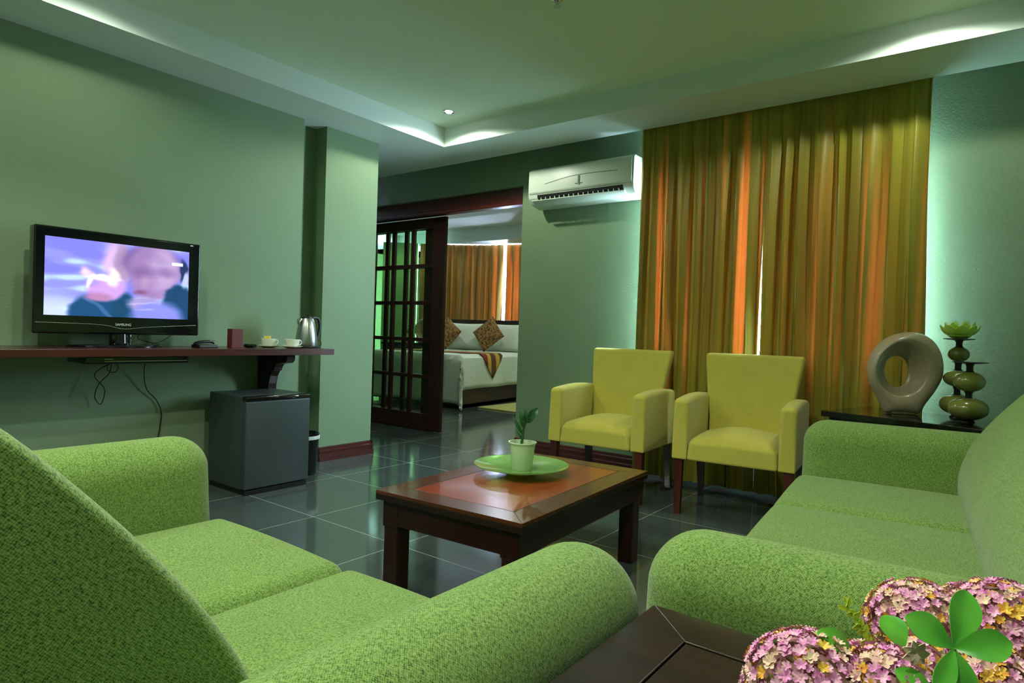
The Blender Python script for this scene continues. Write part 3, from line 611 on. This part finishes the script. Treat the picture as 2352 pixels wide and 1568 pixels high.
# television
def tv():
    t=thing('television','black flat television showing a bluish film scene on the wall shelf','television',(-3.75,1.458,ZSH))
    w=.408; z0,z1=.068,.603
    b=B(); rbox(b,(-.075,-w,z0),(0,w,z1),.010,.010,n=14); obj('casing',b,'blackgloss',t,True)
    b=B(); rbox(b,(-.11,-w*.6,z0+.08),(-.07,w*.6,z1-.08),.015); obj('rear_housing',b,'black',t,True)
    b=B(); tube(b,spline([(.002,-w+.01,z0+.055),(.002,-.12,z0+.05),(.002,0,z0+.03),(.002,.12,z0+.042),(.002,w-.02,z0+.06)],8),.0012,6); obj('trim_line',b,'steel',t,True)
    # screen picture
    nx,ny=210,120; me=bpy.data.meshes.new('screen'); sx=.352; s0,s1=z0+.092,z1-.052
    vs=[];fs=[]
    for j in range(ny+1):
        for i in range(nx+1): vs.append((.0015,-sx-.012+2*sx*i/nx,s1+(s0-s1)*j/ny))
    for j in range(ny):
        for i in range(nx): a=j*(nx+1)+i; fs.append((a,a+nx+1,a+nx+2,a+1))
    me.from_pydata(vs,[],fs); ca=me.color_attributes.new('picture','FLOAT_COLOR','POINT')
    def sm(a,b_,x): x=max(0,min(1,(x-a)/(b_-a))); return x*x*(3-2*x)
    def ell(u,v,cu,cv,ru,rv,soft=.25,rot=0):
        du,dv=(u-cu)*1.78,(v-cv); c,s=math.cos(rot),math.sin(rot); du,dv=du*c+dv*s,-du*s+dv*c
        return 1-sm(1-soft,1+soft,math.sqrt((du/(ru*1.78))**2+(dv/rv)**2))
    def mixc(c,k,a): return [c[i]+(k[i]-c[i])*a for i in range(3)]
    cols=[]
    for j in range(ny+1):
        for i in range(nx+1):
            u=i/nx; v=j/ny; n1=noise.noise((u*6,v*6,1.3)); n2=noise.noise((u*3-v*2,v*9+u*2,7.7)); n3=noise.noise((u*18,v*14,3.1)); uu=u+.026*n1+.012*n3; vv=v+.03*n2+.012*n3
            c=[132,134,226]; c=mixc(c,[176,208,240],sm(.05,.45,n2+.25*n1)*.9); c=mixc(c,[100,100,200],sm(0,.4,-n2)*.5)
            c=mixc(c,[196,212,244],sm(.62,.9,v)*sm(.35,.1,u)*.8)
            c=mixc(c,[200,168,222],ell(uu,vv,.45,.28,.09,.30,.4)); c=mixc(c,[156,132,170],ell(uu,vv,.50,.25,.06,.26,.4))
            c=mixc(c,[96,70,130],ell(uu,vv,.72,.22,.20,.24,.35)); c=mixc(c,[150,118,168],ell(uu,vv,.73,.36,.18,.40,.2)); c=mixc(c,[172,148,190],ell(uu,vv,.80,.30,.10,.30,.5))
            c=mixc(c,[112,84,136],ell(uu,vv,.64,.36,.07,.07,.9)*.8); c=mixc(c,[118,90,146],ell(uu,vv,.80,.34,.08,.06,.9)*.7); c=mixc(c,[120,96,150],sm(0,.5,n1)*ell(uu,vv,.74,.34,.2,.4,.3)*.35); c=mixc(c,[176,140,176],ell(uu,vv,.66,.47,.03,.08,.8)*.6); c=mixc(c,[120,70,108],ell(uu,vv,.635,.63,.045,.035,.7)*.8)
            c=mixc(c,[18,66,110],ell(uu,vv,.33,1.06,.19,.36,.14)); c=mixc(c,[14,62,98],ell(uu,vv,.52,.95,.10,.30,.16)); c=mixc(c,[16,58,98],ell(uu,vv,.93,.80,.13,.30,.14))
            c=mixc(c,[64,110,160],sm(.82,1,math.cos((uu*1.4-vv)*16))*ell(uu,vv,.38,.95,.18,.25,.3)*.7)
            c=mixc(c,[150,140,190],ell(uu,vv,.66,.84,.11,.14,.3,.2)); c=mixc(c,[124,128,214],ell(uu,vv,.76,.98,.20,.20,.3)); c=mixc(c,[186,180,222],sm(.5,1,math.sin(vv*70+uu*12))*ell(uu,vv,.66,.82,.10,.10,.4)*.6)
            c=mixc(c,[190,146,214],ell(uu,vv,.40,.62,.12,.16,.3,-.25)); c=mixc(c,[168,118,166],ell(uu,vv,.35,.74,.08,.06,.5)); c=mixc(c,[160,140,220],ell(uu,vv,.30,.56,.05,.06,.5))
            c=mixc(c,[250,240,250],ell(uu,vv,.36,.48,.11,.035,.5)); c=mixc(c,[255,250,205],ell(uu,vv,.435,.47,.035,.10,.7)); c=mixc(c,[250,240,235],ell(uu,vv,.28,.53,.018,.09,.6)); c=mixc(c,[236,196,226],ell(uu,vv,.24,.42,.03,.06,.7))
            c=mixc(c,[26,44,90],ell(uu,vv,.95,.28,.035,.16,.3)); c=mixc(c,[170,180,220],ell(uu,vv,.975,.42,.025,.12,.4))
            if .865<u<.95 and .175<v<.225: c=[245,248,252]
            cols.extend(lin(c)[:3]+(1,))
    ca.data.foreach_set('color',cols)
    m=bpy.data.materials.new('lit_screen'); m.use_nodes=True; N=m.node_tree.nodes; bb=N['Principled BSDF']; at=N.new('ShaderNodeAttribute'); at.attribute_name='picture'
    bb.inputs['Base Color'].default_value=(.01,.01,.01,1); bb.inputs['Roughness'].default_value=.2; m.node_tree.links.new(at.outputs['Color'],bb.inputs['Emission Color']); bb.inputs['Emission Strength'].default_value=SCR; me.materials.append(m)
    o=bpy.data.objects.new('screen',me); C.objects.link(o); o.parent=t
    txt(t,'SAMSUNG',.017,Matrix.Translation((.0025,-.002,z0+.052)),'whitepl','brand_lettering')
    b=B(); box(b,(.001,.345,z1-.016),(.0025,.362,z1-.010)); obj('indicator',b,'whitepl',t)
    b=B(); box(b,(-.06,-.05,.008),(-.02,.05,.10),.008); lathe(b,[(.045,.010),(.035,.02),(.032,.075),(.04,.08)],(-.035,0,0),24); obj('stand_neck',b,'blackgloss',t,True)
    b=B(); lathe(b,[(0,0),(.99,0),(1,.5),(.97,.8),(.3,1.0),(0,1.0)],(0,0,0),48,Matrix.Translation((-.03,-.02,0))@Matrix.Diagonal((.13,.235,.014,1))); obj('stand_base',b,'blackgloss',t,True)
    return t
def txt(parent,s,size,m,mat_,name):
    cu=bpy.data.curves.new('t','FONT'); cu.body=s; cu.size=size; cu.align_x='CENTER'; cu.align_y='CENTER'; cu.extrude=.0003
    to=bpy.data.objects.new('t',cu); C.objects.link(to); bpy.context.view_layer.update()
    me=bpy.data.meshes.new_from_object(to.evaluated_get(bpy.context.evaluated_depsgraph_get())); bpy.data.objects.remove(to)
    rot=Matrix(((0,0,1,0),(1,0,0,0),(0,1,0,0),(0,0,0,1)))   # text x -> +y, up -> z, faces +x
    me.transform(m@rot); me.materials.append(M[mat_]); o=bpy.data.objects.new(name,me); C.objects.link(o); o.parent=parent; return o
SCR=1.3
tv()
# set-top player slung under the shelf
t=thing('media_player','slim black media player fixed under the wall shelf below the television','player',(-3.72,1.485,.812))
b=B(); rbox(b,(-.13,-.255,-.042),(.12,.255,-.001),.008,.008,n=12); obj('casing',b,'blackgloss',t,True)
b=B(); box(b,(.1195,-.17,-.030),(.1215,.245,-.026)); box(b,(.1195,-.17,-.018),(.1215,-.13,-.015)); obj('trim_line',b,'steel',t)
b=B(); pts=[(-3.80,1.44,.7705),(-3.88,1.40,.73),(-3.88,1.37,.69),(-3.89,1.41,.64),(-3.9,1.43,.60),(-3.92,1.42,.53),(-3.9,1.385,.56),(-3.89,1.38,.60),(-3.89,1.40,.65),(-3.88,1.44,.70),(-3.87,1.45,.75)]
tube(b,spline(pts,6),.0025,6); loop=[(-3.87,1.455+.028*math.cos(a),.735+.028*math.sin(a)) for a in [i*PI/7 for i in range(26)]]; tube(b,loop,.0022,6)
tag(obj('cable',b,'cable',smooth=True),'looped bundle of black cable hanging under the media player','cable')
b=B(); tube(b,spline([(-3.85,1.62,.78),(-3.9,1.63,.70),(-3.93,1.66,.60),(-3.94,1.72,.53),(-3.94,1.75,.45),(-3.94,1.74,.34),(-3.94,1.72,.22),(-3.94,1.73,.01)],8),.003,6)
tag(obj('cable',b,'cable',smooth=True),'single black cable dropping from the media player to the floor','cable')
b=B(); tube(b,spline([(-3.84,1.60,.96),(-3.87,1.58,.90),(-3.85,1.64,.875),(-3.83,1.70,.858)],8),.002,6); tube(b,spline([(-3.85,1.78,.98),(-3.86,1.77,.93),(-3.84,1.70,.885),(-3.83,1.62,.858)],8),.002,6)
tag(obj('cable',b,'cable',smooth=True),'thin black cables curling onto the shelf behind the television base','cable')
# telephone handset / remote
t=thing('telephone','small black telephone handset lying on the shelf beside the television','telephone',(-3.70,1.878,ZSH),R(8))
b=B(); rbox(b,(-.04,-.06,0),(.04,.062,.018),.007,.004,n=12); obj('base',b,'black',t,True)
b=B(); tube(b,spline([(0,-.066,.020),(0,-.04,.030),(0,0,.034),(0,.04,.034),(0,.062,.028)],6),[.008]+[.0095]*23+[.007],10); obj('handset',b,'blackgloss',t,True)
b=B(); box(b,(-.028,-.035,0),(.028,.035,.114),.001); box(b,(.0275,-.033,.078),(.0287,.033,.081)); o=tag(obj('card_stand',b,'redbox'),'dark red upright card box on the shelf','box'); o.location=(-3.70,2.064,ZSH)
b=B(); lathe(b,[(0,.004),(.02,0),(.035,.004),(.042,.014),(.038,.022),(0,.024)],(0,0,0),32); o=tag(obj('ashtray',b,'blackgloss',smooth=True),'small round black ashtray on the shelf beside the cups','ashtray'); o.location=(-3.70,2.163,ZSH)
def cup(label,y,x=-3.70,lab2=''):
    s=B(); lathe(s,[(0,0),(.03,0),(.05,.006),(.064,.012),(.065,.015),(.05,.010),(.03,.005),(0,.004)],(0,0,0),40)
    so=tag(obj('saucer',s,'china',smooth=True),lab2,'saucer'); so.location=(x,y,ZSH)
    t=thing('teacup',label,'cup',(x,y,ZSH+.0055))
    b=B(); lathe(b,[(0,0),(.022,0),(.026,.004),(.042,.020),(.047,.052),(.045,.052),(.039,.022),(.022,.008),(0,.008)],(0,0,0),40); obj('body',b,'china',t,True)
    b=B(); tube(b,spline([(0,.044,.042),(0,.062,.044),(0,.068,.030),(0,.056,.016),(0,.040,.016)],6),.0032,8); obj('handle',b,'china',t,True)
cup('white teacup on the shelf, left one with a yellow sachet in it',2.288,-3.70,'white saucer under the left teacup')
cup('white teacup on the shelf beside the kettle',2.395,-3.60,'white saucer under the teacup beside the kettle')
b=B()
for k in range(6):
    a=k*PI/3; leaf_bm(b,(-.0+0.0,0,.0),(.012*math.cos(a),.024*math.sin(a),.03),.010,(1,0,0),.1,4,.0006)
o=tag(obj('sachet',b,'yellow'),'yellow paper sachet sticking out of the left teacup','sachet'); o.location=(-3.70,2.28,ZSH+.045)
# kettle
t=thing('kettle','steel electric kettle with a black handle at the end of the shelf','kettle',(-3.68,2.555,ZSH))
b=B(); lathe(b,[(0,0),(.085,0),(.088,.008),(.08,.014),(0,.014)],(0,0,0),40); obj('base',b,'black',t,True)
b=B(); lathe(b,[(0,.015),(.072,.015),(.075,.022),(.068,.08),(.058,.14),(.046,.185),(.040,.196),(0,.196)],(0,0,0),40)
obj('body',b,'steel',t,True)
b=B(); lathe(b,[(.040,.196),(.038,.205),(.02,.212),(0,.214)],(0,0,0),32); lathe(b,[(0,.212),(.008,.213),(.009,.222),(0,.226)],(0,.012,0),16); obj('lid',b,'black',t,True)
b=B(); prism(b,[(-.066,.15),(-.040,.192),(-.06,.198),(-.074,.19)],'x',-.012,.012,.003); obj('spout',b,'chrome',t,True)
b=B(); tube(b,spline([(0,.030,.196),(0,.062,.203),(0,.088,.196),(0,.100,.16),(0,.098,.11),(0,.082,.06),(0,.076,.02)],6),[.010]*20+[.011]*17,10); tube(b,spline([(0,.035,.195),(0,.052,.13),(0,.068,.06),(0,.074,.02)],6),.009,10); obj('handle',b,'black',t,True)
b=B(); tube(b,spline([(.02,.08,.006),(.0,.105,.004),(-.01,.125,.02),(-.01,.12,.045),(-.01,.10,.05)],6),.0022,6); obj('cord',b,'cable',t,True)
# ================================================================== FRIDGE AND BIN
t=thing('mini_fridge','dark grey mini fridge standing under the wall shelf','fridge',(-3.64,2.205,0))
b=B(); box(b,(-.21,-.213,.03),(.165,.213,.575),.006); box(b,(-.2,-.2,0.002),(.15,.2,.03)); obj('body',b,'fridge',t)
b=B(); rbox(b,(.170,-.215,.035),(.215,.215,.548),.008,.008,n=10); obj('door',b,'fridge',t,True)
b=B(); rbox(b,(.165,-.216,.549),(.216,.216,.576),.008,.006,n=10); box(b,(.2,-.04,.556),(.2175,.13,.568),.003); obj('handle_strip',b,'blackgloss',t,True)
b=B(); box(b,(-.2,-.205,.0),(.205,.205,.029)); obj('plinth',b,'black',t)
t=thing('waste_bin','small black round waste bin with a white liner rim beside the fridge','bin',(-3.70,2.575,0))
b=B(); lathe(b,[(0,0),(.080,0),(.084,.004),(.095,.245),(.098,.248),(.098,.275),(.094,.278),(.090,.27),(.078,.01),(0,.01)],(0,0,0),40); obj('body',b,'blackgloss',t,True)
b=B(); lathe(b,[(.0965,.238),(.0995,.24),(.1,.262),(.097,.264)],(0,0,0),40); obj('liner_rim',b,'whitepl',t,True)
# ================================================================== AIR CONDITIONER
t=thing('air_conditioner','white wall-mounted air conditioner between the bedroom opening and the curtains','air conditioner',(-2.575,YF,2.0))
W=.465
b=B(); prism(b,[(-.001,.02),(-.06,.012),(-.17,.035),(-.205,.075),(-.212,.12),(-.21,.29),(-.19,.31),(-.001,.31)],'x',-W,W,.005); obj('casing',b,'whitepl',t,True)
b=B(); prism(b,[(-.213,.105),(-.222,.12),(-.222,.285),(-.212,.298)],'x',-W+.012,W-.012,.003); obj('front_panel',b,'whitepl',t,True)
b=B(); tube(b,spline([(-.30,-.2235,.175),(-.1,-.2235,.205),(.05,-.2235,.212),(.2,-.2235,.21),(.34,-.2235,.205)],6),.0014,5); box(b,(-.02,-.2245,.145),(.045,-.222,.150)); obj('panel_line',b,'black',t)
b=B(); box(b,(.005,-.225,.135),(.022,-.2215,.205)); obj('badge',b,'chrome',t)
b=B(); prism(b,[(-.212,.098),(-.206,.073),(-.172,.036),(-.165,.05),(-.19,.08),(-.19,.098)],'x',-W+.09,W-.085); obj('outlet',b,'black',t)
for k in range(18):
    b=B(); x=-W+.12+.043*k; box(b,(x,-.207,.043),(x+.007,-.175,.086)); obj('outlet_fin',b,'whitepl',t)
b=B(); m_=Matrix.Translation((0,-.195,.034))@Matrix.Rotation(R(-28),4,'X'); box(b,(-W+.05,-.04,-.004),(W-.06,.035,.003),.002,m_); obj('louvre',b,'whitepl',t,True)
# ================================================================== DOWNLIGHTS
lampcol=(.95,1.0,.84)
def downlight(x,y,z,label,power,group=None,size=160):
    t=thing('downlight',label,'ceiling light',(x,y,z),0,group)
    b=B(); lathe(b,[(.028,-.001),(.040,-.004),(.044,-.002),(.044,.0005),(.028,.0005)],(0,0,0),32); obj('bezel',b,'chrome',t,True)
    b=B(); lathe(b,[(0,-.013),(.014,-.011),(.024,-.006),(.028,-.001),(.028,.0003),(0,.0003)],(0,0,0),24); obj('lamp',b,M['lampglow'],t,True)
    l=bpy.data.lights.new('downlight_beam','SPOT'); l.energy=power; l.spot_size=R(size); l.spot_blend=.35; l.shadow_soft_size=.025; l.color=lampcol
    o=bpy.data.objects.new('beam',l); C.objects.link(o); o.location=(0,0,-.03); o.parent=t
M['lampglow']=emit('glowing_lamp_lens',(.97,1,.85,1),40)
G='unseen downlights in the ceiling tray'
PW=34
downlight(-3.27,3.43,ZT,'small round downlight in the far left corner of the ceiling tray',PW*1.15)
downlight(-.30,3.45,ZT,'small round downlight in the far right corner of the ceiling tray',PW*.75)
for x,y,p,sz in ((-3.2,1.15,PW*.48,165),(-2.5,.9,PW*1.3,125),(-1.3,1.4,PW*2.0,130),(-.5,1.0,PW*.8,120),(-3.2,-.3,PW*.5,165),(-1.7,-.2,PW*1.9,135),(-.35,-.35,PW*1.9,135)):  # unseen lamps: some read off wall shadows, the rest added as fill
    downlight(x,y,ZT,'small round unseen downlight in the part of the ceiling tray nearer the viewer',p,G,sz)
t=thing('sprinkler','small chrome sprinkler head on the tray ceiling','sprinkler',(-1.745,2.56,ZT))
b=B(); lathe(b,[(0,-.03),(.006,-.03),(.008,-.012),(.022,-.006),(.026,.0005),(0,.0005)],(0,0,0),20); lathe(b,[(0,-.034),(.016,-.034),(.016,-.031),(0,-.031)],(0,0,0),16); obj('head',b,'chrome',t,True)
# ================================================================== BEDROOM
b=B(); box(b,(-10.2,4.55,2.72),(-3.0,9.9,2.9)); box(b,(-10.2,4.55,2.5),(-3.0,6.3,2.73)); box(b,(-10.2,4.55,2.5),(-8.9,9.9,2.73)); box(b,(-3.6,6.3,2.5),(-3.0,9.9,2.73)); box(b,(-10.2,8.1,2.5),(-3,9.9,2.73)); struct('ceiling_bedroom',b,'ceiling',label='pale ceiling of the bedroom beyond')
b=B(); box(b,(-3.2,4.55,0),(-3.0,9.9,2.73)); struct('wall_bedroom_right',b,'wall',label='bedroom wall to the right of the bed')
b=B(); box(b,(-10.2,9.4,0),(-7.7,9.6,2.73)); box(b,(-7.7,9.4,0),(-3,9.6,.9)); box(b,(-7.7,9.4,2.2),(-3,9.6,2.73)); box(b,(-5.2,9.4,.9),(-3,9.6,2.2)); struct('wall_bedroom_back',b,'wall',label='bedroom window wall behind the curtains')
b=B(); box(b,(-10.2,4.4,0),(-10,9.6,2.73)); struct('wall_bedroom_left',b,'green_wall',label='green bedroom side wall')
b=B(); box(b,(-10.2,4.4,0),(-6.6,4.55,2.73)); struct('wall_bedroom_front',b,'wall',label='bedroom wall beside the sliding doors')
b=B(); m_=Matrix.Translation((-8.35,7.6,0))@Matrix.Rotation(R(40),4,'Z'); box(b,(-.26,0,0),(.34,.12,2.5),0,m_); struct('wall_reflection_panel',b,'green_wall',label='bright green panel put in to imitate a wall reflected in the door glass')  # panel added behind the glass in place of a reflected green wall
for nm,lo,hi in (('window_2',(-7.7,9.46,.9),(-5.2,9.54,2.2)),):
    b=B(); t_=.05
    if nm=='window_2':
        for x in (lo[0],-6.3,hi[0]-t_): box(b,(x,lo[1],lo[2]),(x+t_,hi[1],hi[2]))
        for z in (lo[2],hi[2]-t_): box(b,(lo[0],lo[1],z),(hi[0],hi[1],z+t_))
    else:
        for y in (lo[1],7.2,hi[1]-t_): box(b,(lo[0],y,lo[2]),(hi[0],y+t_,hi[2]))
        for z in (lo[2],hi[2]-t_): box(b,(lo[0],lo[1],z),(hi[0],hi[1],z+t_))
    struct(nm,b,'whitepl',label='bedroom window behind the curtains' if nm=='window_2' else 'side window of the bedroom')
curtain('olive and orange pleated curtain behind the bed, left of the bright gap',[(-8.0,7.80),(-7.5,8.18),(-7.0,8.43),(-6.725,8.51)],.03,2.485,13,.035,21,'curtain_bed')
curtain('olive and orange pleated curtain behind the bed, right of the bright gap',[(-6.665,8.525),(-5.8,8.70),(-4.6,8.80)],.03,2.485,14,.035,23,'curtain_bed')
curtain('olive curtain imitating one reflected in the left glass panes of the sliding door',[(-9.3,6.5),(-9.0,6.95),(-8.60,7.35)],.03,2.47,7,.035,25,'curtain_bed')  # added behind the panes in place of a curtain mirrored in them
t=thing('bed','double bed with dark wooden frame and white duvet in the bedroom','bed',(-5.405,6.033,0),R(6.6))
BW,BL=1.7,2.1    # local: near side on x=0, bed extends to -x, foot at y=0, head at +y
b=B(); box(b,(-BW,0,.05),(0,BL,.28),.008); obj('frame',b,'doorwood',t)
b=B(); box(b,(-BW-.02,BL,.0),(.06,BL+.06,1.18),.008); box(b,(-BW-.04,BL-.01,1.10),(.08,BL+.075,1.19),.006); obj('headboard',b,'darkwood',t)
b=B(); rbox(b,(-BW+.02,.02,.28),(-.02,BL-.02,.60),.05,.03,n=16); obj('mattress',b,'linen',t,True)
# duvet: draped sheet with hanging sides
def duvet():
    b=B(); nx,ny=46,52; rows=[]
    for i in range(nx+1):
        s=-BW-.42+(BW+.84)*i/nx      # across
        row=[]
        for j in range(ny+1):
            q=-.60+(BL-.30+.60)*j/ny  # along
            ox=max(0,s,-(s+BW)); oy=max(0,-q); zt_=.675
            x=min(max(s,-BW),0); y=max(q,0); z=zt_
            dropx=ox; dropy=oy
            if ox>0 or oy>0:
                z=zt_-max(ox,oy)- (min(ox,oy)*.55)
            fl=.05*math.sin(q*9+1)*ox+.06*math.sin(s*8)*oy
            if s>0: x+=.035+.10*min(ox,.4)*(oy>0)*oy*4+fl
            if s<-BW: x-=.035+fl
            if q<0: y-=.035+fl*1.2+.12*oy*(ox>0)*ox*4
            z+=.008*noise.noise((s*4,q*4,0)) if ox==0 and oy==0 else 0
            row.append(Vector((x,y,max(z,.03))))
        rows.append(row)
    grid(b,rows); return b
o=obj('duvet',duvet(),'linen',t,True,recalc=True); so=o.modifiers.new('t','SOLIDIFY'); so.thickness=.02; so.offset=1
bedM=Matrix.Translation((-5.405,6.033,0))@Matrix.Rotation(R(6.6),4,'Z')
def bed_world(x,y,z): return bedM@Vector((x,y,z))
def pillow(name,label,cat,c,w,h,th,m,rot,tilt,group=None,diamond=False):
    b=B(); n=14; rows=[]
    t_=bmesh.new()
    for sgn in (1,-1):
        g=[]
        for i in range(n+1):
            r_=[]
            for j in range(n+1):
                u=-1+2*i/n; v=-1+2*j/n; e=(1-u**4)*(1-v**4); pin=1-.06*(1-abs(v)**2)*(abs(u)>.0)*abs(u)**3; pin2=1-.06*(1-abs(u)**2)*abs(v)**3
                r_.append(Vector((u*w/2*pin,sgn*th/2*math.sqrt(max(0,e)),v*h/2*pin2)))
            g.append(r_)
        grid(t_,g)
    bmesh.ops.remove_doubles(t_,verts=t_.verts,dist=1e-4); merge(b,t_)
    o=obj(name,b,m,smooth=True); tag(o,label,cat,group)
    o.matrix_world=Matrix.Translation(bed_world(*c))@Matrix.Rotation(R(6.6),4,'Z')@Matrix.Rotation(R(tilt),4,'X')@Matrix.Rotation(R(rot),4,'Y'); return o
pillow('pillow','white bed pillow behind the left brown cushion','pillow',(-1.22,1.86,.905),.72,.46,.18,'linen',0,-14)
pillow('pillow','white bed pillow behind the right brown cushion','pillow',(-.46,1.86,.905),.72,.46,.18,'linen',0,-14)
pillow('cushion','brown patterned cushion standing on its corner, the left one on the bed','cushion',(-1.42,1.60,.955),.40,.40,.14,'cush',38,-16)
pillow('cushion','brown patterned cushion standing on its corner, the right one on the bed','cushion',(-.62,1.58,.96),.42,.42,.14,'cush',50,-16)
# runner across the bed with pointed end hanging on the near side
def runner():
    b=B(); pts=[]; y0,y1=.42,.92
    prof=[(-BW-.06,.50),(-BW-.045,.69),(-1.2,.70),(-.6,.70),(-.05,.703),(.02,.70),(.05,.67)]
    for x,z in prof: pts.append([Vector((x,y0+(y1-y0)*k/10,z)) for k in range(11)])
    for f in (.25,.5,.75,1.0): 
        yc=(y0+y1)/2-.02*f; hw=(y1-y0)/2*(1-f)+.004; pts.append([Vector((.062+.012*f,yc-hw+2*hw*k/10,.67-.30*f)) for k in range(11)])
    grid(b,pts); return b
def stripes():
    m=bpy.data.materials.new('striped_runner_cloth'); m.use_nodes=True; N=m.node_tree.nodes; L=m.node_tree.links; bb=N['Principled BSDF']; bb.inputs['Roughness'].default_value=.7
    tc=N.new('ShaderNodeTexCoord'); sp=N.new('ShaderNodeSeparateXYZ'); L.new(tc.outputs['Object'],sp.inputs[0]); mr=N.new('ShaderNodeMapRange'); mr.inputs['From Min'].default_value=.42; mr.inputs['From Max'].default_value=.92; L.new(sp.outputs['Y'],mr.inputs['Value'])
    r=N.new('ShaderNodeValToRGB'); r.color_ramp.interpolation='CONSTANT'; e=r.color_ramp.elements; e[0].color=lin((120,40,24)); e[0].position=0; e[1].color=lin((180,150,50)); e[1].position=.22
    for p,c in ((.38,(84,50,22)),(.62,(176,146,46)),(.82,(74,56,22))): k=e.new(p); k.color=lin(c)
    L.new(mr.outputs[0],r.inputs['Fac']); L.new(r.outputs[0],bb.inputs['Base Color']); return m
o=obj('bed_runner',runner(),stripes(),smooth=True); so=o.modifiers.new('t','SOLIDIFY'); so.thickness=.006; so.offset=1; o.matrix_world=bedM; tag(o,'striped red, gold and brown runner draped over the near side of the bed','runner')
b=B(); rbox(b,(-5.36,6.34,0.001),(-4.1,7.9,.018),.008,.004,n=10); tag(obj('rug',b,'rug',smooth=True),'pale yellow rug on the bedroom floor beside the bed','rug')
# console, stand and ring put behind the glass to imitate its reflection
ang_table('reflection_console','dark console table imitating one reflected in the door glass',(-7.98,6.95,0),R(38),.75,.38,.78,'blacktop')
s3=stand('olive candle stand imitating one reflected in the door glass',(-7.66,7.27,.78),[(.062,.075,.10),(.185,.058,.085)],.066,.27)
t=thing('ring_sculpture','ring sculpture imitating one reflected in the door glass','sculpture',(-7.46,7.43,.78),R(36)); o2=bpy.data.objects.new('body',o_me:=bpy.data.objects['body'].data) if False else None
b=ring_mesh(); o=obj('body',b,'ring',t,True)
# bedroom lights: the two out of sight are added to light the room
for x,y,l_,p in ((-7.6,6.9,'bedroom downlight glimpsed through the door glass',34),(-4.3,7.0,'bedroom downlight beside the bed, out of sight above the opening',62),(-4.4,5.7,'bedroom downlight just inside the opening, out of sight',30)):
    z=2.72 if 6.3<y<8.1 and x>-8.9 and x<-3.6 else 2.5
    if x==-7.6: z=2.5
    downlight(x,y,z if x!=-7.6 else 2.72,l_,p)
# ================================================================== LIGHT, WORLD, CAMERA
w=bpy.data.worlds.new('daylight'); bpy.context.scene.world=w; w.use_nodes=True; N=w.node_tree.nodes; bg=N['Background']; bg.inputs[0].default_value=(.60,.70,1,1); bg.inputs[1].default_value=150
def portal(loc,rot,sx,sy):
    l=bpy.data.lights.new('window_portal','AREA'); l.shape='RECTANGLE'; l.size=sx; l.size_y=sy; l.cycles.is_portal=True
    o=bpy.data.objects.new('window_portal',l); C.objects.link(o); o.location=loc; o.rotation_euler=rot
portal(((WX0+WX1)/2,YF+.22,(WZ0+WZ1)/2),(R(-90),0,0),WX1-WX0,WZ1-WZ0)
portal((-6.45,9.62,1.55),(R(-90),0,0),2.5,1.3)
cam=bpy.data.cameras.new('camera'); cam.sensor_width=36; cam.lens=36*1461/2352; cam.clip_start=.02; co=bpy.data.objects.new('camera',cam); C.objects.link(co)
Rm=Matrix(((.7945,-.0348,.6062,0),(.6063,-.0087,-.7952,0),(.033,.9994,.0142,1),(0,0,0,1))); 
q=Rm.to_3x3().to_quaternion(); co.matrix_world=Matrix.Translation((0,0,1))@q.to_matrix().to_4x4(); bpy.context.scene.camera=co
sc=bpy.context.scene; sc.view_settings.view_transform='Standard'; sc.view_settings.look='None'; sc.view_settings.exposure=.25; sc.view_settings.gamma=1; sc.view_settings.use_curve_mapping=False
